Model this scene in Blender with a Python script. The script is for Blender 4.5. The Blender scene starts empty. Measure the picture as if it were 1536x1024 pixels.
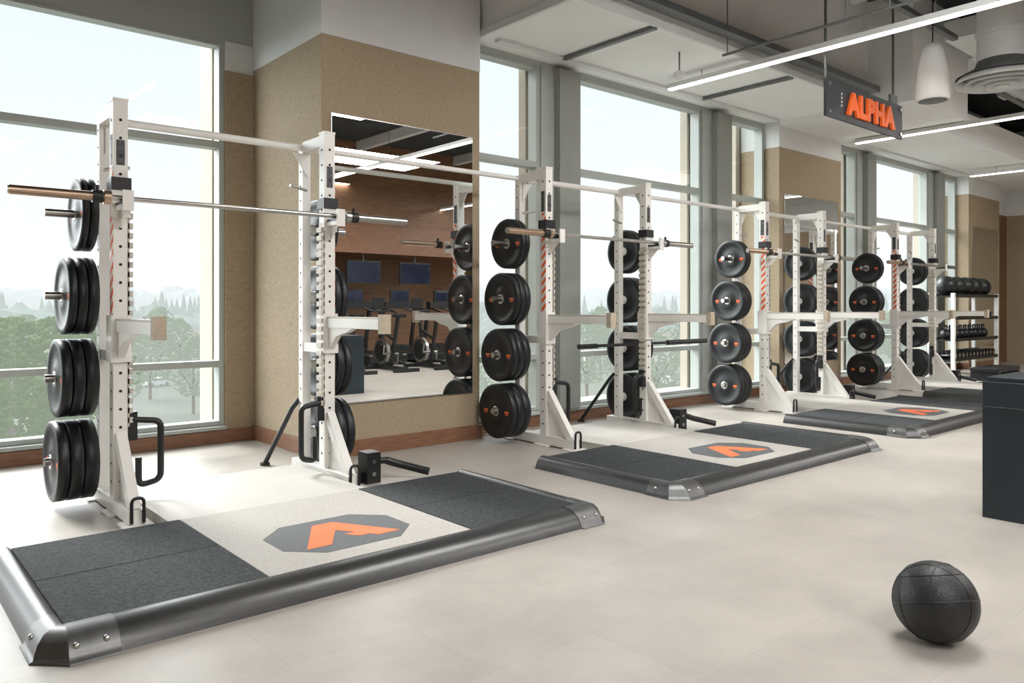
import bpy, bmesh, math, random
from mathutils import Vector, Matrix, noise
random.seed(7)
scene = bpy.context.scene
COL = scene.collection
try:
    scene.view_settings.view_transform = 'Standard'
    scene.view_settings.look = 'None'
    scene.view_settings.exposure = 0.12
except Exception as e:
    print(e)

def lin(c):
    return tuple(((x/255)/12.92 if x/255 <= 0.04045 else ((x/255+0.055)/1.055)**2.4) for x in c)

# ---------------------------------------------------------------- materials
def mat(name, rgb, rough=0.5, metal=0.0, var=0.0, scale=20.0, stretch=(1,1,1), bump=0.0, detail=4.0,
        emit=None, estr=0.0, rgb2=None, spec=0.5, bscale=None, coat=0.0):
    m = bpy.data.materials.new(name); m.use_nodes = True
    nt = m.node_tree; N = nt.nodes; L = nt.links
    b = N["Principled BSDF"]
    c = lin(rgb)
    b.inputs["Base Color"].default_value = (*c, 1)
    b.inputs["Roughness"].default_value = rough
    b.inputs["Metallic"].default_value = metal
    b.inputs["Specular IOR Level"].default_value = spec
    b.inputs["Coat Weight"].default_value = coat
    tc = N.new("ShaderNodeTexCoord"); mp = N.new("ShaderNodeMapping")
    mp.inputs["Scale"].default_value = stretch
    L.new(tc.outputs["Object"], mp.inputs["Vector"])
    if var > 0 or rgb2:
        n = N.new("ShaderNodeTexNoise"); n.inputs["Scale"].default_value = scale
        n.inputs["Detail"].default_value = detail
        L.new(mp.outputs[0], n.inputs["Vector"])
        r = N.new("ShaderNodeValToRGB")
        if rgb2:
            c2 = lin(rgb2); c1 = c
        else:
            c1 = tuple(x*(1-var) for x in c); c2 = tuple(min(1, x*(1+var)) for x in c)
        r.color_ramp.elements[0].position = 0.35; r.color_ramp.elements[0].color = (*c1, 1)
        r.color_ramp.elements[1].position = 0.65; r.color_ramp.elements[1].color = (*c2, 1)
        L.new(n.outputs["Fac"], r.inputs[0]); L.new(r.outputs[0], b.inputs["Base Color"])
    if bump > 0:
        n2 = N.new("ShaderNodeTexNoise"); n2.inputs["Scale"].default_value = bscale or scale*2
        n2.inputs["Detail"].default_value = 3
        L.new(mp.outputs[0], n2.inputs["Vector"])
        bp = N.new("ShaderNodeBump"); bp.inputs["Strength"].default_value = bump
        bp.inputs["Distance"].default_value = 0.01
        L.new(n2.outputs["Fac"], bp.inputs["Height"]); L.new(bp.outputs[0], b.inputs["Normal"])
    if emit:
        b.inputs["Emission Color"].default_value = (*lin(emit), 1)
        b.inputs["Emission Strength"].default_value = estr
    return m

M_white = mat("white_powder_coat", (234,232,227), 0.38, var=0.03, scale=3)
M_hole = mat("hole_dark", (34,34,34), 0.8)
M_label = mat("rack_label", (70,72,74), 0.5, var=0.5, scale=60)
M_uhmw = mat("upright_protector", (196,190,178), 0.5, var=0.05, scale=12)
M_armtip = mat("arm_tip_tan", (182,168,148), 0.55, var=0.08, scale=30)
M_blackp = mat("black_powder_coat", (26,28,30), 0.42, bump=0.1, scale=80)
M_rubber = mat("bumper_rubber", (23,26,29), 0.42, var=0.15, scale=30, bump=0.08)
M_steel = mat("brushed_steel", (190,188,184), 0.28, metal=1.0, var=0.06, scale=40, stretch=(1,20,20))
M_warmsteel = mat("sleeve_warm_reflection", (196,170,148), 0.33, metal=1.0, var=0.06, scale=40, stretch=(1,20,20))  # steel with the left sleeve's warm reflection painted into its colour
M_orange = mat("orange_paint", (236,112,64), 0.5, var=0.03, scale=10)
M_mat = mat("rubber_mat", (36,39,41), 0.85, rgb2=(66,69,71), scale=90, bump=0.35, detail=8, spec=0.3)
M_pad = mat("platform_speckle", (150,146,140), 0.7, rgb2=(182,177,170), scale=220, detail=3)
M_pad2 = mat("platform_light", (180,176,169), 0.55, var=0.03, scale=6)
M_logo = mat("logo_grey", (84,87,89), 0.6, var=0.12, scale=120)
M_gun = mat("gunmetal_edge", (80,80,80), 0.36, metal=0.85, var=0.08, scale=14, stretch=(1,8,8), bump=0.03)
M_cap = mat("cast_corner", (108,108,108), 0.42, metal=0.9, var=0.08, scale=20)
M_tan = mat("cork_wall_panel", (158,141,117), 0.8, rgb2=(174,157,132), scale=34, stretch=(1,1,3), bump=0.12, detail=9, bscale=120)
M_base = mat("wood_baseboard", (144,104,78), 0.45, rgb2=(118,82,60), scale=8, stretch=(1,1,14), detail=6)
M_plaster = mat("plaster", (220,222,221), 0.85, var=0.02, scale=3, bump=0.03)
M_sage = mat("window_frame_paint", (175,181,177), 0.5, var=0.02, scale=4)
M_post = mat("post_paint", (147,151,145), 0.55, var=0.03, scale=4)
M_ceil = mat("ceiling_white", (238,239,238), 0.9, var=0.015, scale=2)
M_deck = mat("exposed_deck", (60,65,67), 0.9, var=0.15, scale=3)
M_duct = mat("painted_duct", (218,220,219), 0.5, var=0.03, scale=3)
M_spk = mat("speaker_white", (242,242,240), 0.5, var=0.01, scale=3)
M_track = mat("galvanised_track", (112,115,116), 0.45, metal=0.4, var=0.1, scale=30)
M_light = mat("led_diffuser", (255,250,240), 0.5, emit=(255,246,232), estr=7.0)
M_sign = mat("slate_sign", (56,60,66), 0.5, var=0.12, scale=14)
M_signtxt = mat("sign_orange", (248,108,36), 0.5, emit=(250,104,30), estr=0.22)
M_vinyl = mat("vinyl_box", (28,38,44), 0.38, var=0.12, scale=5, bump=0.12, bscale=9)
M_ext = mat("exterior_stucco", (184,176,162), 0.9, var=0.04, scale=2)
M_backwall = mat("walnut_panel", (134,98,70), 0.5, rgb2=(108,78,56), scale=4, stretch=(1,1,12), detail=6)
M_screen = mat("tv_screen", (14,18,30), 0.2, emit=(70,90,150), estr=0.05, rgb2=(30,34,48), scale=3)

M_mirror = bpy.data.materials.new("mirror_silver"); M_mirror.use_nodes = True
b = M_mirror.node_tree.nodes["Principled BSDF"]
b.inputs["Base Color"].default_value = (0.93,0.94,0.93,1); b.inputs["Metallic"].default_value = 1; b.inputs["Roughness"].default_value = 0.0

M_glass = bpy.data.materials.new("window_glass"); M_glass.use_nodes = True
nt = M_glass.node_tree; nt.nodes.clear()
o = nt.nodes.new("ShaderNodeOutputMaterial"); mx = nt.nodes.new("ShaderNodeMixShader")
t = nt.nodes.new("ShaderNodeBsdfTransparent"); g = nt.nodes.new("ShaderNodeBsdfGlossy")
g.inputs["Roughness"].default_value = 0.02; t.inputs["Color"].default_value = (0.98,0.99,0.985,1)
mx.inputs[0].default_value = 0.008
nt.links.new(t.outputs[0], mx.inputs[1]); nt.links.new(g.outputs[0], mx.inputs[2]); nt.links.new(mx.outputs[0], o.inputs[0])

M_floor = bpy.data.materials.new("floor_vinyl_tile"); M_floor.use_nodes = True
nt = M_floor.node_tree; N = nt.nodes; L = nt.links; b = N["Principled BSDF"]
tc = N.new("ShaderNodeTexCoord")
br = N.new("ShaderNodeTexBrick"); br.inputs["Scale"].default_value = 1.0
br.inputs["Brick Width"].default_value = 0.92; br.inputs["Row Height"].default_value = 0.46
br.inputs["Mortar Size"].default_value = 0.0016; br.inputs["Mortar Smooth"].default_value = 0.3
br.inputs["Color1"].default_value = (*lin((170,164,156)),1); br.inputs["Color2"].default_value = (*lin((176,170,162)),1)
br.inputs["Mortar"].default_value = (*lin((158,152,144)),1)
L.new(tc.outputs["Object"], br.inputs["Vector"])
n1 = N.new("ShaderNodeTexNoise"); n1.inputs["Scale"].default_value = 2.6; n1.inputs["Detail"].default_value = 10; n1.inputs["Roughness"].default_value = 0.68
L.new(tc.outputs["Object"], n1.inputs["Vector"])
rp = N.new("ShaderNodeValToRGB"); rp.color_ramp.elements[0].position = 0.3; rp.color_ramp.elements[0].color = (0.80,0.797,0.795,1)
rp.color_ramp.elements[1].position = 0.7; rp.color_ramp.elements[1].color = (1.06,1.06,1.06,1)
L.new(n1.outputs["Fac"], rp.inputs[0])
mul = N.new("ShaderNodeMixRGB"); mul.blend_type = 'MULTIPLY'; mul.inputs[0].default_value = 1
L.new(br.outputs["Color"], mul.inputs[1]); L.new(rp.outputs[0], mul.inputs[2]); L.new(mul.outputs[0], b.inputs["Base Color"])
r2 = N.new("ShaderNodeMapRange"); r2.inputs["To Min"].default_value = 0.32; r2.inputs["To Max"].default_value = 0.48
L.new(n1.outputs["Fac"], r2.inputs["Value"]); L.new(r2.outputs[0], b.inputs["Roughness"])
bp = N.new("ShaderNodeBump"); bp.inputs["Strength"].default_value = 0.05; L.new(n1.outputs["Fac"], bp.inputs["Height"]); L.new(bp.outputs[0], b.inputs["Normal"])

M_haz = bpy.data.materials.new("hazard_stripes"); M_haz.use_nodes = True
nt = M_haz.node_tree; N = nt.nodes; L = nt.links; b = N["Principled BSDF"]
tc = N.new("ShaderNodeTexCoord"); sp = N.new("ShaderNodeSeparateXYZ"); L.new(tc.outputs["Object"], sp.inputs[0])
ad = N.new("ShaderNodeMath"); ad.operation = 'ADD'; L.new(sp.outputs["Y"], ad.inputs[0]); L.new(sp.outputs["Z"], ad.inputs[1])
ml = N.new("ShaderNodeMath"); ml.operation = 'MULTIPLY'; ml.inputs[1].default_value = 14; L.new(ad.outputs[0], ml.inputs[0])
fr = N.new("ShaderNodeMath"); fr.operation = 'FRACT'; L.new(ml.outputs[0], fr.inputs[0])
gt = N.new("ShaderNodeMath"); gt.operation = 'GREATER_THAN'; gt.inputs[1].default_value = 0.5; L.new(fr.outputs[0], gt.inputs[0])
mxc = N.new("ShaderNodeMixRGB"); mxc.inputs[1].default_value = (*lin((236,232,222)),1); mxc.inputs[2].default_value = (*lin((236,92,40)),1)
L.new(gt.outputs[0], mxc.inputs[0]); L.new(mxc.outputs[0], b.inputs["Base Color"])

# ---------------------------------------------------------------- mesh builder
class MB:
    def __init__(s): s.v=[]; s.f=[]; s.m=[]; s.s=[]; s.mats=[]
    def mi(s, m):
        if m not in s.mats: s.mats.append(m)
        return s.mats.index(m)
    def add(s, vs, fs, m, smooth=False, M=None):
        o = len(s.v); k = s.mi(m)
        for v in vs:
            v = Vector(v)
            if M is not None: v = M @ v
            s.v.append(tuple(v))
        for f in fs:
            s.f.append(tuple(i+o for i in f)); s.m.append(k); s.s.append(smooth)
    def box(s, x0,x1,y0,y1,z0,z1, m, M=None):
        vs = [(x0,y0,z0),(x1,y0,z0),(x1,y1,z0),(x0,y1,z0),(x0,y0,z1),(x1,y0,z1),(x1,y1,z1),(x0,y1,z1)]
        fs = [(0,3,2,1),(4,5,6,7),(0,1,5,4),(1,2,6,5),(2,3,7,6),(3,0,4,7)]
        s.add(vs, fs, m, False, M)
    def beam(s, p0, p1, w, h, m):
        p0=Vector(p0); p1=Vector(p1); d=p1-p0; l=d.length
        q = d.to_track_quat('X','Z').to_matrix().to_4x4()
        s.box(0,l,-w/2,w/2,-h/2,h/2,m, Matrix.Translation(p0)@q)
    def cyl(s, p0, p1, r, m, n=16, r2=None, cap=True):
        p0=Vector(p0); p1=Vector(p1); r2 = r if r2 is None else r2
        d=(p1-p0).normalized(); q=d.to_track_quat('Z','Y').to_matrix()
        vs=[]
        for k,(p,rr) in enumerate(((p0,r),(p1,r2))):
            for i in range(n):
                a=2*math.pi*i/n; vs.append(p+q@Vector((math.cos(a)*rr,math.sin(a)*rr,0)))
        s.add(vs,[(i,(i+1)%n,n+(i+1)%n,n+i) for i in range(n)],m,True)
        if cap:
            s.add(vs[:n],[tuple(reversed(range(n)))],m); s.add(vs[n:],[tuple(range(n))],m)
    def tube(s, pts, r, m, n=10):
        pts=[Vector(p) for p in pts]; vs=[]; K=len(pts)
        up=Vector((0.3,0.5,0.81)).normalized()
        for i,p in enumerate(pts):
            t=((pts[min(i+1,K-1)]-pts[i]).normalized()+(pts[i]-pts[max(i-1,0)]).normalized())
            t.normalize()
            a=t.cross(up)
            if a.length<0.1: a=t.cross(Vector((1,0,0)))
            a.normalize(); bb=t.cross(a)
            for j in range(n):
                an=2*math.pi*j/n; vs.append(p+a*math.cos(an)*r+bb*math.sin(an)*r)
        fs=[]
        for i in range(K-1):
            for j in range(n):
                fs.append((i*n+j,i*n+(j+1)%n,(i+1)*n+(j+1)%n,(i+1)*n+j))
        s.add(vs,fs,m,True)
        s.add(vs[:n],[tuple(range(n))],m); s.add(vs[-n:],[tuple(range(n))],m)
    def lathe(s, prof, m, M, n=40, closed=False, smooth=True):
        vs=[]
        for r,z in prof:
            for i in range(n):
                a=2*math.pi*i/n; vs.append((math.cos(a)*r,math.sin(a)*r,z))
        fs=[]; K=len(prof)
        for k in range(K-1 if not closed else K):
            k2=(k+1)%K
            for i in range(n):
                fs.append((k*n+i,k*n+(i+1)%n,k2*n+(i+1)%n,k2*n+i))
        s.add(vs,fs,m,smooth,M)
    def prism(s, poly, z0, z1, m, M=None):
        n=len(poly)
        vs=[(x,y,z0) for x,y in poly]+[(x,y,z1) for x,y in poly]
        fs=[tuple(reversed(range(n))),tuple(range(n,2*n))]+[(i,(i+1)%n,n+(i+1)%n,n+i) for i in range(n)]
        s.add(vs,fs,m,False,M)
    def sphere(s, c, r, m, seg=24, rings=14, sz=1.0):
        prof=[]
        for k in range(rings+1):
            a=math.pi*k/rings; prof.append((max(1e-5,math.sin(a)*r),-math.cos(a)*r*sz))
        s.lathe(prof,m,Matrix.Translation(c),n=seg)
    def mesh(s, name):
        me=bpy.data.meshes.new(name); me.from_pydata(s.v,[],s.f)
        for m in s.mats: me.materials.append(m)
        me.polygons.foreach_set("material_index", s.m); me.polygons.foreach_set("use_smooth", s.s)
        bm=bmesh.new(); bm.from_mesh(me); bmesh.ops.recalc_face_normals(bm,faces=bm.faces); bm.to_mesh(me); bm.free()
        me.update(); return me
    def obj(s, name, loc=(0,0,0), rot=(0,0,0), bevel=0, seg=2):
        return place(s.mesh(name), name, loc, rot, bevel, seg)

def place(me, name, loc=(0,0,0), rot=(0,0,0), bevel=0, seg=2):
    ob=bpy.data.objects.new(name, me); COL.objects.link(ob); ob.location=loc; ob.rotation_euler=rot
    if bevel:
        md=ob.modifiers.new("bevel",'BEVEL'); md.width=bevel; md.segments=seg; md.limit_method='ANGLE'; md.angle_limit=math.radians(50)
    return ob

def simple_box(name, x0,x1,y0,y1,z0,z1, m, bevel=0):
    b_=MB(); cx,cy,cz=(x0+x1)/2,(y0+y1)/2,z0
    b_.box(x0-cx,x1-cx,y0-cy,y1-cy,0,z1-z0,m)
    return b_.obj(name,(cx,cy,cz),bevel=bevel)
YZ=Matrix(((0,0,1,0),(1,0,0,0),(0,1,0,0),(0,0,0,1)))   # prism poly in (y,z), extruded in x
XZ=Matrix(((1,0,0,0),(0,0,1,0),(0,1,0,0),(0,0,0,1)))

# ---------------------------------------------------------------- room shell
XL, XR, YB, YW, YW1, ZC = -5.0, 18.2, -6.5, 5.55, 6.62, 4.7
simple_box("floor", XL-0.3, XR+0.3, YB-0.3, YW1+0.3, -0.2, 0.0, M_floor)
simple_box("ceiling", XL-0.3, XR+0.3, YB-0.3, YW1+0.35, ZC, ZC+0.2, M_deck)
simple_box("wall_back", XL-0.2, XR+0.2, YB-0.2, YB, 0, ZC, M_backwall)
simple_box("wall_left", XL-0.2, XL, YB, YW1+0.2, 0, ZC, M_tan)
w=MB(); w.box(0,0.2,YB,YW+0.3,0,3.0,M_tan); w.box(0,0.2,YB,YW+0.3,3.0,ZC,M_plaster); w.obj("wall_right",(XR,0,0))

def window_run(idx, xs, y, head=3.40, sill=0.14):
    x0=xs[0][0]; x1=xs[-1][1]
    f=MB(); D0,D1=y,y+0.12
    for a,b_,k in xs:
        if k=='p':
            c=a+(b_-a)*0.38
            f.box(a,c,y-0.02,y+0.16,sill,head,M_sage)
            f.box(c,b_,y-0.10,y+0.16,sill,head,M_post)
        else:
            t=0.045
            f.box(a,a+t,D0,D1,sill,head,M_sage); f.box(b_-t,b_,D0,D1,sill,head,M_sage)
            for z0,z1 in ((sill,sill+0.04),(0.635,0.69),(2.485,2.545),(head-0.03,head)):
                f.box(a+t,b_-t,D0,D1,z0,z1,M_sage)
    f.box(x0,x1,y-0.06,y+0.15,sill-0.03,sill,M_sage)
    fo=f.obj("window_%d"%idx,(0,0,0),bevel=0.004)
    g=MB()
    for a,b_,k in xs:
        if k=='g': g.box(a+0.03,b_-0.03,y+0.06,y+0.068,sill+0.02,head-0.02,M_glass)
    go=g.obj("glass_pane"); go.parent=fo
    li=bpy.data.lights.new("portal_%d"%idx,'AREA'); li.shape='RECTANGLE'; li.size=x1-x0; li.size_y=head-sill
    li.cycles.is_portal=True
    lo=bpy.data.objects.new("window_portal_light",li); COL.objects.link(lo); lo.parent=fo
    lo.location=((x0+x1)/2,y+0.18,(head+sill)/2); lo.rotation_euler=(math.radians(-90),0,0)

window_run(1,[(-2.1,-0.35,'g'),(-0.35,0.1,'p'),(0.1,2.46,'g')],YW1,head=3.38)
window_run(2,[(4.22,5.12,'g'),(5.12,5.58,'p'),(5.58,7.72,'g'),(7.72,8.21,'p'),(8.21,9.08,'g')],YW,head=3.47)
window_run(3,[(10.73,11.62,'g'),(11.62,12.08,'p'),(12.08,14.25,'g'),(14.25,14.74,'p'),(14.74,15.5,'g')],YW,head=3.47)
for nm,x0,x1,y,h in (("wall_window_recess",XL,2.72,YW1,3.38),("wall_window_mid",4.2,9.1,YW,3.47),("wall_window_far",10.7,15.6,YW,3.47)):
    q=MB(); q.box(x0,x1,y,y+0.2,h,ZC,M_sage); q.box(x0,x1,y+0.02,y+0.2,0,0.105,M_sage); q.obj(nm)
w=MB(); w.box(2.46,2.72,YW1-0.02,YW1+0.2,0,3.15,M_tan); w.box(2.46,2.72,YW1-0.01,YW1+0.2,3.15,3.40,M_plaster)
w.box(XL,-2.1,YW1-0.01,YW1+0.2,0,3.36,M_tan); w.obj("wall_recess_pier")

def baseboard(name,x0,x1,y):
    simple_box(name,x0,x1,y-0.03,y+0.01,0,0.105,M_base,0.004)
baseboard("baseboard_recess",-2.2,2.70,YW1-0.025)
baseboard("baseboard_mid",4.23,9.06,YW+0.0)
baseboard("baseboard_far",10.75,15.48,YW+0.0)

def column(x0,x1,yf,yb):
    c=MB(); cx=(x0+x1)/2
    c.box(x0-cx,x1-cx,0,yb-yf,0,3.19,M_tan)
    c.box(x0-cx-0.004,x1-cx+0.004,-0.004,yb-yf,3.19,ZC,M_plaster)
    c.box(x0-cx-0.02,x1-cx+0.02,-0.02,yb-yf,0,0.12,M_base)
    return c.obj("column",(cx,yf,0),bevel=0.003)
column(2.71,4.21,5.34,6.80)
column(9.09,10.72,5.34,5.9)
column(15.52,17.1,5.34,5.9)
column(-3.7,-2.2,5.34,6.80)
q=MB(); q.box(17.1,XR,YW,YW+0.2,0,3.0,M_backwall); q.box(17.1,XR,YW,YW+0.2,3.0,ZC,M_plaster); q.obj("wall_far_corner")

def mirror(x0,x1):
    c=MB(); cx=(x0+x1)/2
    c.box(x0-cx,x1-cx,0.0,0.012,0,2.19,M_mirror)
    c.box(x0-cx-0.006,x1-cx+0.006,0.004,0.015,-0.006,2.196,M_steel)
    c.obj("wall_mirror",(cx,5.325,0.41))
mirror(2.79,4.12); mirror(9.2,10.6); mirror(15.65,16.95)

# ---------------------------------------------------------------- ceiling soffits
s1=MB(); s1.box(4.25,9.1,4.2,YW+0.1,3.52,ZC,M_ceil); s1.box(4.22,4.25,4.18,YW,3.50,3.56,M_duct); s1.box(4.25,9.1,4.17,4.2,3.50,3.56,M_duct)
s1.obj("trim_soffit_mid")
s2=MB(); s2.box(10.72,XR,4.2,YW+0.1,3.52,3.9,M_ceil); s2.obj("trim_soffit_far")
s3=MB(); s3.box(9.1,10.72,3.7,YW+0.1,3.46,ZC,M_ceil); s3.obj("trim_soffit_beam")
t=MB()
t.box(4.3,9.0,4.02,4.14,3.60,3.66,M_track)
t.box(5.6,9.0,3.2,3.26,3.98,4.03,M_track)
for x in (5.2,7.4): t.beam((x,5.3,3.50),(x,4.2,3.50),0.05,0.03,M_track)
t.box(4.4,9.0,5.28,5.36,3.49,3.52,M_duct)
t.box(10.8,15.4,5.28,5.36,3.49,3.52,M_duct)
t.obj("trim_cable_tray")
t=MB()
t.cyl((6.1,4.15,3.44),(6.1,1.9,3.44),0.013,M_track,8)
for y in (4.1,3.0,2.65): t.cyl((6.1,y,3.44),(6.1,y,ZC),0.005,M_track,6)
t.obj("trim_sprinkler_pipe")
t=MB(); t.cyl((0,0,0.08),(0,0,0.25),0.008,M_track,8); t.lathe([(0.001,0.0),(0.03,0.0),(0.055,0.03),(0.055,0.055),(0.03,0.07),(0.001,0.08)],M_duct,Matrix(),n=20)
t.obj("smoke_detector",(5.92,4.5,3.27))

t=MB()
t.cyl((9.2,2.2,4.25),(17.5,2.2,4.25),0.33,M_duct,32)
for x in range(10,17,2): t.cyl((x,2.2,4.25),(x+0.04,2.2,4.25),0.345,M_track,32)
t.cyl((7.95,2.46,4.15),(9.3,2.2,4.25),0.20,M_duct,28)
t.box(9.3,17.5,3.0,3.45,4.10,4.3,M_duct)
t.cyl((3.0,0.9,4.3),(17.5,0.9,4.3),0.06,M_duct,12)
t.cyl((3.0,1.2,4.2),(17.5,1.2,4.2),0.035,M_duct,12)
t.cyl((9.4,2.75,3.85),(17.5,2.75,3.85),0.03,M_duct,12)
t.cyl((10.75,3.6,3.95),(17.5,3.6,3.95),0.03,M_track,12)
t.cyl((10.75,3.85,4.35),(17.5,3.85,4.35),0.12,M_duct,20)
t.cyl((5.2,1.6,4.0),(5.2,4.1,4.0),0.02,M_duct,10)
for x in (10.9,13.2,15.5): t.box(x,x+0.3,-2,4.15,4.3,4.5,M_duct)
for x in (5.9,8.4,11.0,13.5,16.0):
    t.box(x,x+0.12,YB,4.1,4.5,4.7,M_duct)
for x in (9.8,12.4,14.6):
    t.box(x,x+0.04,2.7,2.74,3.8,4.7,M_track)
for x in (11.6,12.8,14.0,15.2): t.cyl((x,3.6,3.95),(x,3.6,4.7),0.008,M_track,6)
t.obj("ceiling_ductwork")

t=MB()
t.cyl((0,0,0.1),(0,0,1.1),0.2,M_duct,32)
t.cyl((0,0,0.42),(0,0,0.46),0.215,M_duct,32)
for r,z in ((0.38,0.0),(0.30,-0.015),(0.22,-0.03),(0.14,-0.045)):
    t.lathe([(r,z+0.0),(r-0.012,z+0.012),(r-0.06,z+0.075),(r-0.055,z+0.085),(r-0.003,z+0.02)],M_duct,Matrix(),n=48,closed=True)
t.lathe([(0.001,-0.05),(0.06,-0.045),(0.06,-0.03),(0.001,-0.03)],M_duct,Matrix(),n=32)
t.lathe([(0.37,0.06),(0.22,0.14),(0.2,0.2)],M_track,Matrix(),n=48)
t.box(-0.3,0.3,-0.006,0.006,0.02,0.05,M_duct); t.box(-0.006,0.006,-0.3,0.3,0.02,0.05,M_duct)
t.obj("ceiling_air_diffuser",(7.95,2.46,3.17))

t=MB()
t.lathe([(0.001,0.0),(0.125,0.0),(0.14,0.012),(0.142,0.05),(0.12,0.3),(0.085,0.46),(0.055,0.51),(0.001,0.52)],M_spk,Matrix(),n=36)
t.lathe([(0.001,-0.004),(0.118,-0.004),(0.118,0.003)],M_track,Matrix(),n=36)
t.cyl((0,0,0.5),(0,0,1.70),0.006,M_blackp,8)
t.obj("pendant_speaker",(7.45,2.86,3.0))

lm=MB()
lm.box(-0.03,0.03,-10.3,0,0.0,0.012,M_light)
lm.box(-0.036,0.036,-10.31,0.01,0.012,0.06,M_duct)
for y in (-0.4,-2.6,-5,-7.5,-10): lm.cyl((0,y,0.06),(0,y,1.31 if y<-0.5 else 0.13),0.004,M_track,6)
lme=lm.mesh("linear_pendant_light")
for x in (-1.75,2.37,6.52,10.64,14.85):
    place(lme,"linear_pendant_light",(x,5.08,3.39))

for i,(x,y) in enumerate([(1,-1.5),(7,-1.5),(13,-1.5),(1,-4.8),(7,-4.8),(13,-4.8),(4.3,1.6),(12.5,1.2)]):  # added fill lights without fixtures, lift the interior shadows
    li=bpy.data.lights.new("ceiling_fill_light",'AREA'); li.shape='RECTANGLE'; li.size=2.4; li.size_y=1.2; li.energy=145; li.color=(1,0.985,0.965)
    lo=bpy.data.objects.new("ceiling_fill_light",li); COL.objects.link(lo); lo.location=(x,y,3.75)

# ---------------------------------------------------------------- power rack
def rounded(pts, rad=0.05, n=5):
    pts=[Vector(p) for p in pts]; out=[pts[0]]
    for i in range(1,len(pts)-1):
        p=pts[i]; a=(pts[i-1]-p).normalized()*rad; c=(pts[i+1]-p).normalized()*rad
        for k in range(n+1):
            tt=k/n; out.append((p+a)*(1-tt)**2+p*2*tt*(1-tt)+(p+c)*tt**2)
    out.append(pts[-1]); return out

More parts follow.
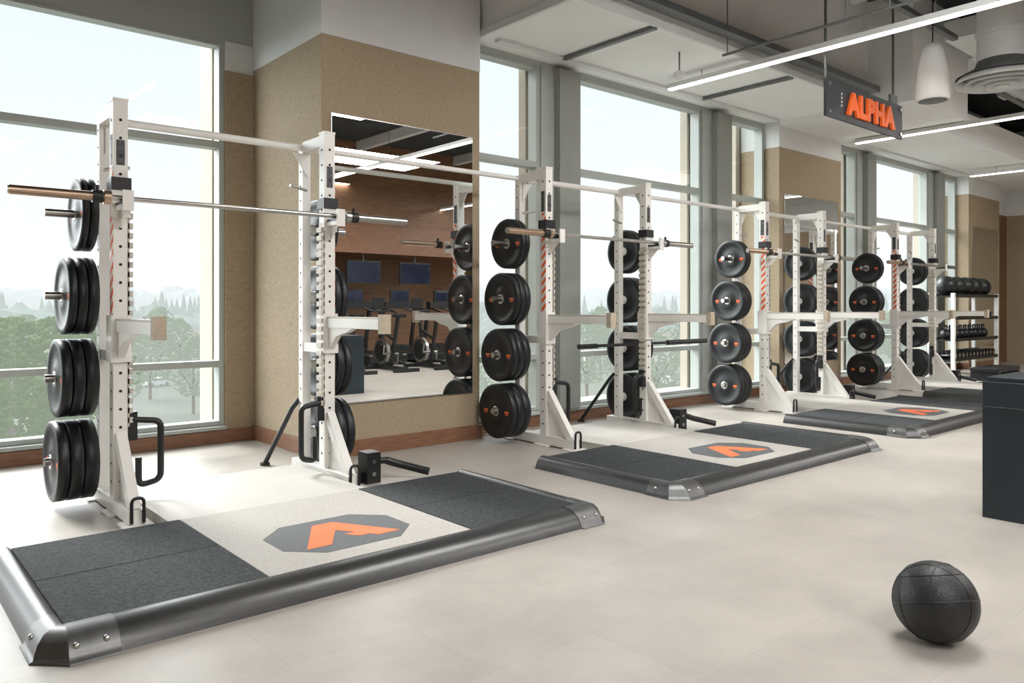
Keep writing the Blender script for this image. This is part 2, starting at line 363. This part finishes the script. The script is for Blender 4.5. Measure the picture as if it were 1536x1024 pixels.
def build_rack():
    r=MB(); W=0.635; H=0.0375
    for sx in (-1,1):
        x=sx*W
        r.box(x-H,x+H,-H,H,0.06,2.29,M_white)
        r.box(x-0.03,x+0.03,0.30,0.36,0.06,2.27,M_white)
        r.box(x-H-0.003,x+H+0.003,-H-0.003,H+0.003,2.285,2.30,M_white)
        r.box(x-0.04,x+0.04,-0.36,0.45,0.012,0.085,M_white)
        r.box(x-0.075,x+0.075,-0.40,-0.26,0.0,0.012,M_white)
        r.box(x-0.075,x+0.075,0.36,0.50,0.0,0.012,M_white)
        r.box(x-0.075,x+0.075,-0.08,0.08,0.0,0.012,M_white)
        r.beam((x,-0.03,0.44),(x,-0.31,0.07),0.055,0.06,M_white)
        r.prism([(-0.037,0.08),(-0.26,0.08),(-0.037,0.40)],x-0.004,x+0.004,M_white,YZ)
        r.box(x-0.03,x+0.03,H,0.30,2.21,2.28,M_white)
        r.box(x-0.025,x+0.025,H,0.30,0.84,0.90,M_white)
        r.prism([(0.037,2.21),(0.13,2.21),(0.037,2.06)],x-0.005,x+0.005,M_white,YZ)
        z=0.18
        while z<2.24:
            r.cyl((x,-H-0.0015,z),(x,-H+0.001,z),0.0085,M_hole,8)
            for s2 in (-1,1):
                r.cyl((x+s2*(H+0.0015),0,z),(x+s2*(H-0.001),0,z),0.008,M_hole,8)
                r.cyl((x+s2*(0.0315),0.33,z),(x+s2*0.029,0.33,z),0.007,M_hole,8)
            z+=0.1
        r.box(x-0.022,x+0.022,-H-0.0012,-H,1.93,2.07,M_label)
        if sx<0: r.box(x-H-0.0012,x-H,-0.022,0.022,1.93,2.10,M_label)
        xi=x-sx*H
        for k in range(22):
            z0=0.50+k*0.054
            r.box(min(xi,xi-sx*0.026),max(xi,xi-sx*0.026),-H-0.004,H-0.01,z0,z0+0.032,M_uhmw)
        r.box(min(xi,xi-sx*0.008),max(xi,xi-sx*0.008),-H-0.004,H-0.01,0.48,1.70,M_uhmw)
        r.box(min(x+sx*H,x+sx*(H+0.003)),max(x+sx*H,x+sx*(H+0.003)),-0.036,0.012,1.08,1.92,M_haz)
        # J cup
        r.box(x-H-0.012,x+H+0.012,-H-0.014,-H,1.64,1.84,M_white)
        r.box(x-0.028,x+0.028,-0.185,-H-0.012,1.675,1.700,M_white)
        r.box(x-0.026,x+0.026,-0.18,-H-0.014,1.700,1.718,M_blackp)
        r.box(x-0.028,x+0.028,-0.195,-0.180,1.665,1.775,M_white)
        r.prism([(-0.05,1.68),(-0.16,1.68),(-0.05,1.58)],x-0.006,x+0.006,M_white,YZ)
        r.box(x-H-0.014,x+H+0.014,-H-0.02,H+0.005,1.79,1.86,M_blackp)
        # safety spotter arm
        r.box(x-H-0.014,x+H+0.014,-H-0.016,H+0.014,0.90,1.10,M_white)
        r.box(x-0.030,x+0.030,-0.72,-H-0.014,1.01,1.07,M_white)
        r.box(x-0.028,x+0.028,-0.70,-H-0.016,1.07,1.082,M_uhmw)
        r.box(x-0.031,x+0.031,-0.745,-0.70,0.985,1.10,M_armtip)
        r.prism([(-0.05,1.02),(-0.40,1.02),(-0.30,0.985),(-0.16,0.955),(-0.05,0.86)],x-0.02,x+0.02,M_white,YZ)
        r.box(x-H-0.016,x+H+0.016,-H-0.018,H+0.016,0.84,0.90,M_white)
        for z in (0.27,0.74,1.21,1.68):
            xo=x+sx*0.03
            r.cyl((xo,0.33,z),(xo+sx*0.035,0.33,z),0.042,M_white,16)
            r.cyl((xo,0.33,z),(xo+sx*0.275,0.33,z),0.0235,M_steel,20)
        xh=x-sx*H
        pts=rounded([(xh,-0.02,0.52),(xh-sx*0.17,-0.05,0.50),(xh-sx*0.17,-0.05,0.17),(xh-sx*0.06,-0.02,0.14),(xh-sx*0.06,-0.02,0.30)],0.04)
        r.tube(pts,0.018,M_blackp,12)
        r.box(min(xh,xh-sx*0.05),max(xh,xh-sx*0.05),-0.04,0.01,0.40,0.56,M_blackp)
        pts=rounded([(x-0.03,-0.37,0.02),(x-0.03,-0.37,0.15),(x+0.03,-0.37,0.15),(x+0.03,-0.37,0.02)],0.028)
        r.tube(pts,0.009,M_blackp,10)
        r.prism([(0,2.2),(0.10*-sx,2.2),(0,2.04)],-0.297,-0.291,M_white,Matrix(((1,0,0,x),(0,0,-1,0),(0,1,0,0),(0,0,0,1))))
        r.cyl((x,0.30,1.95),(x-sx*0.13,0.28,1.97),0.010,M_steel,10)
    r.cyl((-W,0.33,2.245),(W,0.33,2.245),0.024,M_white,16)
    r.tube([(W-0.03,0.36,0.50),(W-0.06,0.40,0.44),(W-0.12,0.72,0.015)],0.017,M_blackp,12)
    r.cyl((W-0.12,0.72,0),(W-0.12,0.72,0.02),0.035,M_blackp,14)
    bx=W+0.18
    r.box(W+0.04,bx,-0.25,-0.19,0.02,0.07,M_blackp)
    r.box(bx-0.05,bx+0.05,-0.30,-0.18,0.0,0.20,M_blackp)
    for z in (0.06,0.14): r.cyl((bx,-0.303,z),(bx,-0.30,z),0.014,M_steel,10)
    r.cyl((bx+0.03,-0.22,0.13),(bx+0.16,-0.22,0.12),0.022,M_blackp,14)
    r.tube([(bx+0.14,-0.22,0.12),(bx+0.22,-0.25,0.09),(bx+0.36,-0.40,0.045)],0.026,M_blackp,14)
    return r.mesh("power_rack")
rack_me=build_rack()
CX=[1.80,5.06,8.36,11.66]
racks=[place(rack_me,"power_rack",(c,4.72,0),bevel=0.0035,seg=1) for c in CX]
lk=MB()
for i in range(3): lk.cyl((CX[i]+0.667,0,0),(CX[i+1]-0.667,0,0),0.02,M_white,14)
lk.obj("trim_rack_connecting_bar",(0,5.05,2.245))

def plate_prof(R,t):
    return [(0.028,0.004),(0.05,0.0),(0.075,0.004),(0.10,0.010),(R-0.055,0.010),(R-0.04,0.002),(R-0.010,0.0),(R,0.006),
            (R,t-0.006),(R-0.010,t),(R-0.04,t-0.002),(R-0.055,t-0.010),(0.10,t-0.010),(0.075,t-0.004),(0.05,t),(0.028,t-0.004)]
def stack(ths,R):
    s_=MB(); x=0
    for t_ in ths:
        M=Matrix.Translation((x,0,0))@Matrix.Rotation(math.radians(90),4,'Y')
        s_.lathe(plate_prof(R,t_),M_rubber,M,n=56,closed=True)
        s_.lathe([(0.0245,-0.001),(0.042,-0.001),(0.042,t_+0.001),(0.0245,t_+0.001)],M_steel,M,n=32,closed=True)
        x+=t_+0.002
    for sg in (-1,1):
        s_.box(x-0.0135,x-0.0108,sg*0.135-0.024,sg*0.135+0.024,-0.010,0.010,M_orange)
        s_.box(x-0.0135,x-0.0108,sg*0.135-0.018,sg*0.135+0.018,-0.024,-0.016,M_orange)
    return s_.mesh("bumper_plate_stack")
st=[stack((0.075,0.07,0.06),0.227),stack((0.068,0.062,0.055),0.222),stack((0.055,0.05,0.045),0.222),stack((0.045,0.04),0.212)]
for ci,c in enumerate(CX):
    for sx in (-1,1):
        for k,z in enumerate((0.27,0.74,1.21,1.68)):
            ob=place(st[k],"bumper_plate_stack",(c+sx*(0.635+0.067),5.05,z-0.0005),(0,0,math.pi if sx<0 else 0))

def build_bar():
    b_=MB()
    b_.cyl((-0.70,0,0),(0.70,0,0),0.0145,M_steel,18)
    for sx in (-1,1):
        m=M_warmsteel if sx<0 else M_steel
        b_.cyl((sx*0.70,0,0),(sx*0.735,0,0),0.038,m,24)
        b_.cyl((sx*0.735,0,0),(sx*1.165,0,0),0.025,m,24)
        b_.cyl((sx*1.165,0,0),(sx*1.172,0,0),0.021,M_steel,24)
        b_.cyl((sx*0.74,0,0),(sx*0.79,0,0),0.034,M_blackp,20)
        b_.cyl((sx*0.765,0,0.03),(sx*0.765,0,0.06),0.01,M_blackp,10)
    return b_.mesh("barbell")
bar=build_bar()
for c in CX: place(bar,"barbell",(c-0.01,4.58,1.7335))

t=MB(); t.cyl((-0.93,0,0),(-0.70,0,0),0.022,M_blackp,20); t.cyl((-0.72,0,0),(0.40,0,0),0.014,M_blackp,16); t.cyl((0.30,0,0),(0.93,0,0),0.024,M_blackp,20); t.cyl((0.93,0,0),(0.945,0,0),0.016,M_steel,16)
t.obj("padded_safety_bar",(5.805,4.785,0.795))

# ---------------------------------------------------------------- lifting platform
def build_platform():
    p=MB(); iw=1.235; yi=0.16; yb=1.265
    prof=[(0,0.002),(0,0.072),(0.025,0.084),(0.060,0.084),(0.105,0.072),(0.135,0.048),(0.15,0.022),(0.16,0.0)]
    def ring(o,z,ex=0.0):
        ch=0.55*o; s=0.64*o
        return [(-(iw+s),yb,z),(-(iw+s),yi+0.10,z),(-(iw+s),yi-o+ch,z),(-(iw+s)+ch,yi-o,z),(-(iw-0.14),yi-o,z),
                ((iw-0.14),yi-o,z),((iw+s)-ch,yi-o,z),((iw+s),yi-o+ch,z),((iw+s),yi+0.10,z),((iw+s),yb,z)]
    def sweep(prof,m,segs):
        rings=[ring(o,z) for o,z in prof]
        for a in segs:
            vs=[];fs=[]
            for rg in rings: vs+= [rg[a],rg[a+1]]
            for i in range(len(rings)-1): fs.append((2*i,2*i+1,2*i+3,2*i+2))
            p.add(vs,fs,m,True)
    sweep(prof,M_gun,[0,4,8])
    sweep([(0,0.072),(0.02,0.086),(0.061,0.087),(0.106,0.075),(0.137,0.050),(0.152,0.024),(0.160,0.006),(0.178,0.005),(0.178,0.0)],M_cap,[1,2,3,5,6,7])
    for sx in (-1,1):
        vs=[(sx*(iw+0.64*o),yb,z) for o,z in prof]; p.add(vs,[tuple(range(len(vs)))],M_gun)
        for (bx,by,bz) in ((sx*(iw-0.10),yi-0.134,0.046),(sx*(iw-0.01),yi-0.134,0.046)):
            p.sphere((bx,by,bz),0.012,M_steel,12,8)
        p.sphere((sx*(iw+0.088),yi+0.04,0.046),0.011,M_steel,10,6)
        xa,xb=sorted((sx*0.512,sx*(iw-0.003)))
        p.box(xa,xb,yi+0.004,0.712,0.0,0.072,M_mat); p.box(xa,xb,0.719,yb,0.0,0.072,M_mat)
    p.box(-0.507,0.507,yi+0.004,yb,0.0,0.070,M_pad)
    p.box(-0.56,0.56,yb+0.006,2.20,0.0,0.068,M_pad2)
    cy=0.55
    oc=[(-0.33,-0.11),(-0.33,0.11),(-0.19,0.25),(0.19,0.25),(0.33,0.11),(0.33,-0.11),(0.19,-0.25),(-0.19,-0.25)]
    p.prism([(x,y+cy) for x,y in oc],0.0695,0.0712,M_logo)
    z0,z1=0.0708,0.0724
    p.prism([(x,y+cy) for x,y in [(-0.24,-0.16),(-0.12,-0.16),(0.0,0.035),(0.0,0.17),(-0.055,0.17)]],z0,z1,M_orange)
    p.prism([(x,y+cy) for x,y in [(0.24,-0.16),(0.055,0.17),(0.0,0.17),(0.0,0.035),(0.055,-0.055),(0.0,-0.055),(0.045,-0.12),(0.098,-0.12),(0.12,-0.16)]],z0,z1,M_orange)
    return p.mesh("lifting_platform")
pm=build_platform()
for c in CX: place(pm,"lifting_platform",(c,2.82,0))

# ---------------------------------------------------------------- medicine ball (foreground)
M_ball=mat("ball_rubber",(30,31,33),0.5,var=0.1,scale=20)
nt=M_ball.node_tree; N=nt.nodes; L=nt.links
tc=N.new("ShaderNodeTexCoord"); vo=N.new("ShaderNodeTexVoronoi"); vo.inputs["Scale"].default_value=110; L.new(tc.outputs["Object"],vo.inputs["Vector"])
bp=N.new("ShaderNodeBump"); bp.inputs["Strength"].default_value=0.5; bp.inputs["Distance"].default_value=0.002; L.new(vo.outputs["Distance"],bp.inputs["Height"]); L.new(bp.outputs[0],N["Principled BSDF"].inputs["Normal"])
M_seam=mat("ball_seam",(16,17,18),0.4)
r=0.135
b_=MB(); b_.sphere((0,0,r),r,M_ball,64,40)
def seam(normal,off,w=0.0024):
    n_=Vector(normal).normalized(); q=n_.to_track_quat('Z','Y').to_matrix(); rr=math.sqrt(max(0,(r-0.0004)**2-off**2))
    pts=[Vector((0,0,r))+q@Vector((math.cos(a)*rr,math.sin(a)*rr,off)) for a in [2*math.pi*i/64 for i in range(65)]]
    b_.tube(pts,w,M_seam,6)
seam((0.2,0.3,1),0.0); seam((1,0.1,-0.2),0.055); seam((1,0.1,-0.2),-0.055); seam((0.1,1,-0.3),0.055); seam((0.1,1,-0.3),-0.055); seam((0.2,0.3,1),0.085)
b_.obj("medicine_ball",(2.85,1.085,0.0))

t=MB(); t.box(0,0.51,-0.76,0,0.0,0.74,M_vinyl); t.box(-0.003,0.513,-0.763,0.003,0.60,0.606,M_blackp); t.box(0.015,0.495,-0.745,-0.015,0.735,0.765,M_vinyl)
t.obj("plyo_box",(4.72,1.557,0),bevel=0.018,seg=3)

# ---------------------------------------------------------------- sign
t=MB(); sw,sh=1.55,0.335
t.box(0,sw,0,0.025,0,sh,M_sign)
for x in (0.05,sw-0.05):
    for z in (0.045,sh-0.045): t.cyl((x,-0.012,z),(x,0,z),0.015,M_steel,14)
for x in (0.06,sw-0.12):
    t.cyl((x,0.04,sh-0.1),(x,0.04,ZC-2.84),0.012,M_track,10)
t.box(sw-0.2,sw-0.05,0.025,0.05,sh-0.12,sh+0.10,M_track)
for k in range(4): t.box(0.27,0.29,-0.003,0,0.12+k*0.035,0.14+k*0.035,M_plaster)
sg=t.obj("hanging_sign",(6.60,3.42,2.84))
tx=bpy.data.curves.new("alpha_text",'FONT'); tx.body="ALPHA"; tx.size=0.27; tx.extrude=0.012; tx.offset=0.014; tx.space_character=1.10
tx.materials.append(M_signtxt)
to=bpy.data.objects.new("sign_lettering",tx); COL.objects.link(to); to.parent=sg; to.location=(0.38,-0.014,0.075); to.rotation_euler=(math.radians(90),0,0)
to.scale=(1.06,1,1)

# ---------------------------------------------------------------- storage rack
t=MB(); X0,X1=0,1.95
for x in (X0,X1):
    t.box(x-0.03,x+0.03,0,0.06,0.02,1.36,M_white); t.box(x-0.03,x+0.03,0.36,0.42,0.02,1.36,M_white); t.box(x-0.035,x+0.035,-0.05,0.44,0,0.05,M_white)
for z in (0.26,0.58,0.93,1.30):
    t.box(X0,X1,0.0,0.03,z,z+0.05,M_blackp); t.box(X0,X1,0.39,0.42,z,z+0.05,M_blackp); t.box(X0,X1,0.02,0.40,z+0.005,z+0.02,M_blackp)
t.obj("equipment_storage_rack",(13.5,4.84,0),bevel=0.004)
for i in range(5):
    b_=MB(); b_.sphere((0,0,0.16),0.16,M_rubber,32,20)
    b_.obj("medicine_ball",(13.5+0.20+i*0.385,5.05,1.322))
def dumb(mb,x,y,z,R,l):
    mb.cyl((x,y-l/2,z),(x,y+l/2,z),0.015,M_steel,10)
    for s_ in (-1,1):
        mb.cyl((x,y+s_*l/2,z),(x,y+s_*(l/2-0.1),z),R,M_rubber,8)
        mb.cyl((x,y+s_*(l/2+0.002),z),(x,y+s_*(l/2),z),R*0.5,M_steel,10)
t=MB()
for i in range(12): dumb(t,0.12+i*0.155,0.2,0.065,0.065,0.34)
t.obj("dumbbells",(13.5,4.84,0.282),bevel=0.004)
t=MB()
for i in range(12): dumb(t,0.12+i*0.155,0.2,0.05,0.05,0.28)
t.obj("dumbbells",(13.5,4.84,0.952),bevel=0.004)
t=MB()
for i in range(9):
    x=0.15+i*0.205
    t.sphere((x,0.2,0.085),0.085,M_rubber,20,12)
    t.tube(rounded([(x-0.035,0.2,0.14),(x-0.06,0.2,0.225),(x+0.06,0.2,0.225),(x+0.035,0.2,0.14)],0.03),0.014,M_blackp,8)
t.obj("kettlebells",(13.5,4.84,0.602))
t=MB(); t.box(-0.5,0.5,-0.2,0.2,0.14,0.20,M_blackp); t.box(-0.48,-0.36,-0.2,0.2,0,0.14,M_blackp); t.box(0.36,0.48,-0.2,0.2,0,0.14,M_blackp)
t.obj("aerobic_step",(13.75,4.35,0),bevel=0.012)

# ---------------------------------------------------------------- back room
def treadmill():
    t=MB()
    t.box(-0.42,0.42,-0.9,0.9,0.05,0.18,M_blackp); t.box(-0.28,0.28,-0.88,0.6,0.18,0.192,M_rubber)
    t.box(-0.3,0.3,0.55,0.9,0.18,0.30,M_blackp)
    for s_ in (-1,1):
        t.box(s_*0.38-0.04,s_*0.38+0.04,-0.88,0.6,0.18,0.21,M_steel)
        t.beam((s_*0.40,0.72,0.15),(s_*0.40,0.50,1.25),0.06,0.08,M_blackp)
        t.tube(rounded([(s_*0.40,0.52,1.12),(s_*0.40,0.05,1.02),(s_*0.40,-0.02,0.90)],0.05),0.022,M_blackp,10)
        t.box(s_*0.36-0.05,s_*0.36+0.05,-0.85,-0.75,0,0.05,M_rubber); t.box(s_*0.36-0.05,s_*0.36+0.05,0.75,0.85,0,0.05,M_rubber)
    t.box(-0.42,0.42,0.42,0.58,1.10,1.24,M_blackp)
    t.box(-0.24,0.24,0.50,0.55,1.22,1.50,M_blackp); t.box(-0.20,0.20,0.493,0.50,1.26,1.47,M_screen)
    return t.mesh("treadmill")
def bike():
    t=MB()
    for y in (-0.5,0.5): t.box(-0.25,0.25,y-0.04,y+0.04,0,0.06,M_blackp)
    t.beam((0,-0.5,0.05),(0,0.5,0.05),0.08,0.07,M_blackp)
    t.beam((0,0.0,0.08),(0,-0.22,0.95),0.05,0.06,M_blackp); t.beam((0,0.2,0.08),(0,0.38,1.05),0.05,0.06,M_blackp)
    t.beam((0,-0.10,0.55),(0,0.30,0.70),0.05,0.05,M_blackp)
    t.cyl((-0.03,0.32,0.33),(0.03,0.32,0.33),0.24,M_steel,28); t.cyl((-0.035,0.32,0.33),(0.035,0.32,0.33),0.19,M_blackp,28)
    t.prism([(-0.13,0.0),(0.0,0.16),(0.13,0.0),(0.09,-0.12),(-0.09,-0.12)],0.95,1.01,M_blackp,Matrix.Translation((0,-0.24,0)))
    t.tube(rounded([(-0.2,0.62,1.12),(-0.2,0.36,1.06),(0.2,0.36,1.06),(0.2,0.62,1.12)],0.06),0.018,M_blackp,8)
    t.box(-0.12,0.12,0.42,0.45,1.10,1.30,M_blackp)
    t.cyl((-0.16,0.02,0.30),(0.16,0.02,0.30),0.02,M_steel,10)
    t.box(-0.26,-0.16,-0.02,0.10,0.12,0.15,M_blackp); t.box(0.16,0.26,-0.06,0.06,0.46,0.49,M_blackp)
    t.beam((-0.15,0.02,0.30),(-0.15,0.04,0.13),0.02,0.03,M_steel); t.beam((0.15,0.02,0.30),(0.15,0.0,0.47),0.02,0.03,M_steel)
    return t.mesh("exercise_bike")
tm=treadmill(); bk=bike()
for i in range(7): place(bk,"exercise_bike",(4.9+i*0.85,-1.35,0),(0,0,math.pi),bevel=0.006)
for i in range(6): place(tm,"treadmill",(4.6+i*1.15,-3.3,0),(0,0,math.pi),bevel=0.01)
for i in range(4):
    t=MB(); t.box(-0.42,0.42,0,0.05,-0.25,0.25,M_blackp); t.box(-0.39,0.39,0.05,0.056,-0.22,0.22,M_screen); t.cyl((0,0.02,0.24),(0,0.02,0.60),0.02,M_track,10); t.beam((0,0.02,0.58),(0,0.24,0.58),0.04,0.04,M_track)
    t.obj("television",(6.0+i*1.35,-4.54,1.90))
w=MB(); w.box(2.0,15.0,YB,-4.3,2.35,ZC,M_backwall); w.box(2.0,15.0,-4.3,-4.28,2.30,2.9,M_base); w.obj("trim_bulkhead")
t=MB()
for x in (-4.0,15.0): t.box(x,x+0.6,-4.3,-3.7,0,ZC,M_backwall)
t.obj("wall_back_pier")

# ---------------------------------------------------------------- outside (misty spring day: haze painted as emission into each layer's material)
M_ground=mat("asphalt_and_grass_haze",(76,78,75),0.95,rgb2=(58,66,52),scale=0.02,detail=3,spec=0.0,emit=(206,209,205),estr=0.54)
M_leafA=mat("leaves_spring_haze",(62,80,46),0.95,rgb2=(40,54,32),scale=0.6,detail=8,spec=0.0,emit=(190,202,182),estr=0.47)
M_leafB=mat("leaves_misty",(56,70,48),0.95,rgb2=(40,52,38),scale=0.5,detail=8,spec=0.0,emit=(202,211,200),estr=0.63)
M_leafR=mat("leaves_ridge_haze",(50,60,54),0.95,rgb2=(38,48,44),scale=0.05,detail=6,spec=0.0,emit=(214,221,219),estr=0.80)
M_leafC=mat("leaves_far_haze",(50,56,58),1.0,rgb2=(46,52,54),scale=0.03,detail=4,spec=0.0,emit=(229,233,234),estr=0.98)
M_bark=mat("bark_haze",(90,80,70),0.9,emit=(196,200,196),estr=0.42)
M_car1=mat("car_paint_white_haze",(140,140,140),0.5,emit=(220,220,220),estr=0.5); M_carg=mat("car_glass_haze",(60,66,72),0.3,emit=(205,208,208),estr=0.5); M_bldg=mat("building_render_haze",(100,97,92),0.9,emit=(224,221,216),estr=0.68)
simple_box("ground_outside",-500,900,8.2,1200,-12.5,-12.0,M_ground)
def icos(sub=2):
    bm=bmesh.new(); bmesh.ops.create_icosphere(bm,subdivisions=sub,radius=1)
    vs=[v.co.copy() for v in bm.verts]; fs=[tuple(v.index for v in f.verts) for f in bm.faces]; bm.free(); return vs,fs
ICO={1:icos(1),2:icos(2)}
def blob(mb,c,rx,rz,m,rough=0.25,sub=2,freq=2.2):
    off=Vector((random.random()*50,random.random()*50,random.random()*50))
    IV,IF=ICO[sub]; vs=[]
    for v in IV:
        k=1+rough*noise.noise(v*freq+off)*2
        vs.append((c[0]+v.x*rx*k,c[1]+v.y*rx*k,c[2]+v.z*rz*k))
    mb.add(vs,IF,m,True)
def pix_ground(px,fwd):
    u=(px-768)/1169
    return fwd*(0.6513+0.7588*u), fwd*(0.7588-0.6513*u)
def tree_mesh(h,rad,m):
    t=MB(); t.cyl((0,0,0),(0,0,h*0.55),h*0.022,M_bark,8,r2=h*0.012)
    for i in range(5):
        a=i*1.6; t.cyl((0,0,h*0.3),(math.cos(a)*rad*0.6,math.sin(a)*rad*0.6,h*0.62),h*0.01,M_bark,6,r2=h*0.004)
    for i in range(900):
        a=random.random()*6.28; zz=random.random(); rr=rad*(random.random()**0.4)*math.sin(math.pi*(0.12+0.84*zz))*(1+0.25*math.sin(a*3+zz*7))
        s_=h*0.017*(0.5+random.random()*0.9)
        blob(t,(math.cos(a)*rr,math.sin(a)*rr,h*(0.24+0.74*zz)),s_,s_*0.8,m,0.7,1,3)
    return t.mesh("deciduous_tree")
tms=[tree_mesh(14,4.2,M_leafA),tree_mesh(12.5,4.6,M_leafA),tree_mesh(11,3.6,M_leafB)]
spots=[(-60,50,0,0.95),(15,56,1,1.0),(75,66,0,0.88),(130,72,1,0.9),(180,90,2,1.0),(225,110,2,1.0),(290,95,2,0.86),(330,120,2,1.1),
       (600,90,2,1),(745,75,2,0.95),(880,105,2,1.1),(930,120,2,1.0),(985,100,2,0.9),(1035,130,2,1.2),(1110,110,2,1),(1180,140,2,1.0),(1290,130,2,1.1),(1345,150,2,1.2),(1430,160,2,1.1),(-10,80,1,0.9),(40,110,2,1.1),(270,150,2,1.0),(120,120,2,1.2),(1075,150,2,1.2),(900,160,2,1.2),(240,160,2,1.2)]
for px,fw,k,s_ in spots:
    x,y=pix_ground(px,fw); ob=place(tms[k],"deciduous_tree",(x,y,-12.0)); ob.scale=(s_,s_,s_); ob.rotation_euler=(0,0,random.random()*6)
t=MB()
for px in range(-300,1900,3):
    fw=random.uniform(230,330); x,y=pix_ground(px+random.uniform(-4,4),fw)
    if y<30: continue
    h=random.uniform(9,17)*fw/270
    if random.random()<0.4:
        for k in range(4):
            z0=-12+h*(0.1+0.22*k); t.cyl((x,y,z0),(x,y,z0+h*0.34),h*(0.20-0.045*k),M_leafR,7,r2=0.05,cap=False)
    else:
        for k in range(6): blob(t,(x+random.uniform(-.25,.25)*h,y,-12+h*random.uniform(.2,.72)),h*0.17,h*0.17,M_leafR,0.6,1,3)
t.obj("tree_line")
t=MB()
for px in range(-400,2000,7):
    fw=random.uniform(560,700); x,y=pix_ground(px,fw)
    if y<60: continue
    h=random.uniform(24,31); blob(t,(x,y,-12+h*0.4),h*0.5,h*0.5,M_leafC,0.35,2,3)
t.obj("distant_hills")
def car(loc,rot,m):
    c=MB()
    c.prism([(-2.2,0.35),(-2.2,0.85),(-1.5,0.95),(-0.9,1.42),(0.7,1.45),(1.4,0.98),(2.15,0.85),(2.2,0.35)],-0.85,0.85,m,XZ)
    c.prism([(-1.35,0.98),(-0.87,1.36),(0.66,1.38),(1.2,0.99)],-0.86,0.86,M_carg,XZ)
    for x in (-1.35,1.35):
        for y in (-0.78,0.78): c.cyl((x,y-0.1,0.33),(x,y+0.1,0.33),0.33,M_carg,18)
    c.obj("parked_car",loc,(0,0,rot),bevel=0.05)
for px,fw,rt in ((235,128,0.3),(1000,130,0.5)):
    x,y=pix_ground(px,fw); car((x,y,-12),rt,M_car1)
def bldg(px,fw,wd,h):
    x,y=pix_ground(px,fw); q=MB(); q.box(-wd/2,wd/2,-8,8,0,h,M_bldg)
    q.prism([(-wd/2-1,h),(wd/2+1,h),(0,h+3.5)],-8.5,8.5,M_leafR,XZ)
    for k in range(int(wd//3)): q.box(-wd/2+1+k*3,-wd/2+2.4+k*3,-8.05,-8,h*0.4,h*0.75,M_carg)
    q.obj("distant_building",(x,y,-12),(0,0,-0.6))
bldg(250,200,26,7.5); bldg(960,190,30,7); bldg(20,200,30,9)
for (x0,x1,y0,dp) in ((2.42,4.3,6.80,0.30),(5.10,5.5,5.74,0.10),(9.0,10.8,5.92,0.5),(7.70,8.1,5.74,0.10),(11.6,12.0,5.74,0.10),(15.3,17.3,5.92,0.3)):
    simple_box("trim_exterior_pier", x0,x1,y0,y0+dp,-12.0,6.0,M_ext)

# ---------------------------------------------------------------- world + sun
wd=bpy.data.worlds.new("sky"); scene.world=wd; wd.use_nodes=True
nt=wd.node_tree; N=nt.nodes; L=nt.links; bg=N["Background"]
tc=N.new("ShaderNodeTexCoord"); sp=N.new("ShaderNodeSeparateXYZ"); L.new(tc.outputs["Generated"],sp.inputs[0])
rp=N.new("ShaderNodeValToRGB"); L.new(sp.outputs["Z"],rp.inputs[0])
e=rp.color_ramp.elements
e[0].position=0.0; e[0].color=(0.385,0.39,0.39,1)
e[1].position=0.7; e[1].color=(0.90,0.95,1.0,1)
k=e.new(0.36); k.color=(0.325,0.355,0.39,1)
L.new(rp.outputs[0],bg.inputs["Color"]); bg.inputs["Strength"].default_value=2.6
def sun(name,e,ang,d,c):
    sn=bpy.data.lights.new(name,'SUN'); sn.energy=e; sn.angle=math.radians(ang); sn.color=c
    so=bpy.data.objects.new(name,sn); COL.objects.link(so); so.location=(0,20,20)
    so.rotation_euler=Vector(d).to_track_quat('-Z','Y').to_euler()
sun("sun",4.2,16,(0.12,-0.80,-0.60),(1,0.985,0.955))
sun("sky_fill_sun",9.5,105,(0.55,-0.78,-0.42),(0.95,0.98,1.0))  # added second sun, very wide: unseen fill for the interior through the windows

cam=bpy.data.cameras.new("camera"); co=bpy.data.objects.new("camera",cam); COL.objects.link(co)
co.location=(0,0,1.15); co.rotation_euler=(math.radians(90),0,-math.atan2(0.6513,0.7588))
cam.sensor_width=36; cam.lens=36*1169/1536; cam.shift_y=-53/1536; cam.clip_end=3000
scene.camera=co
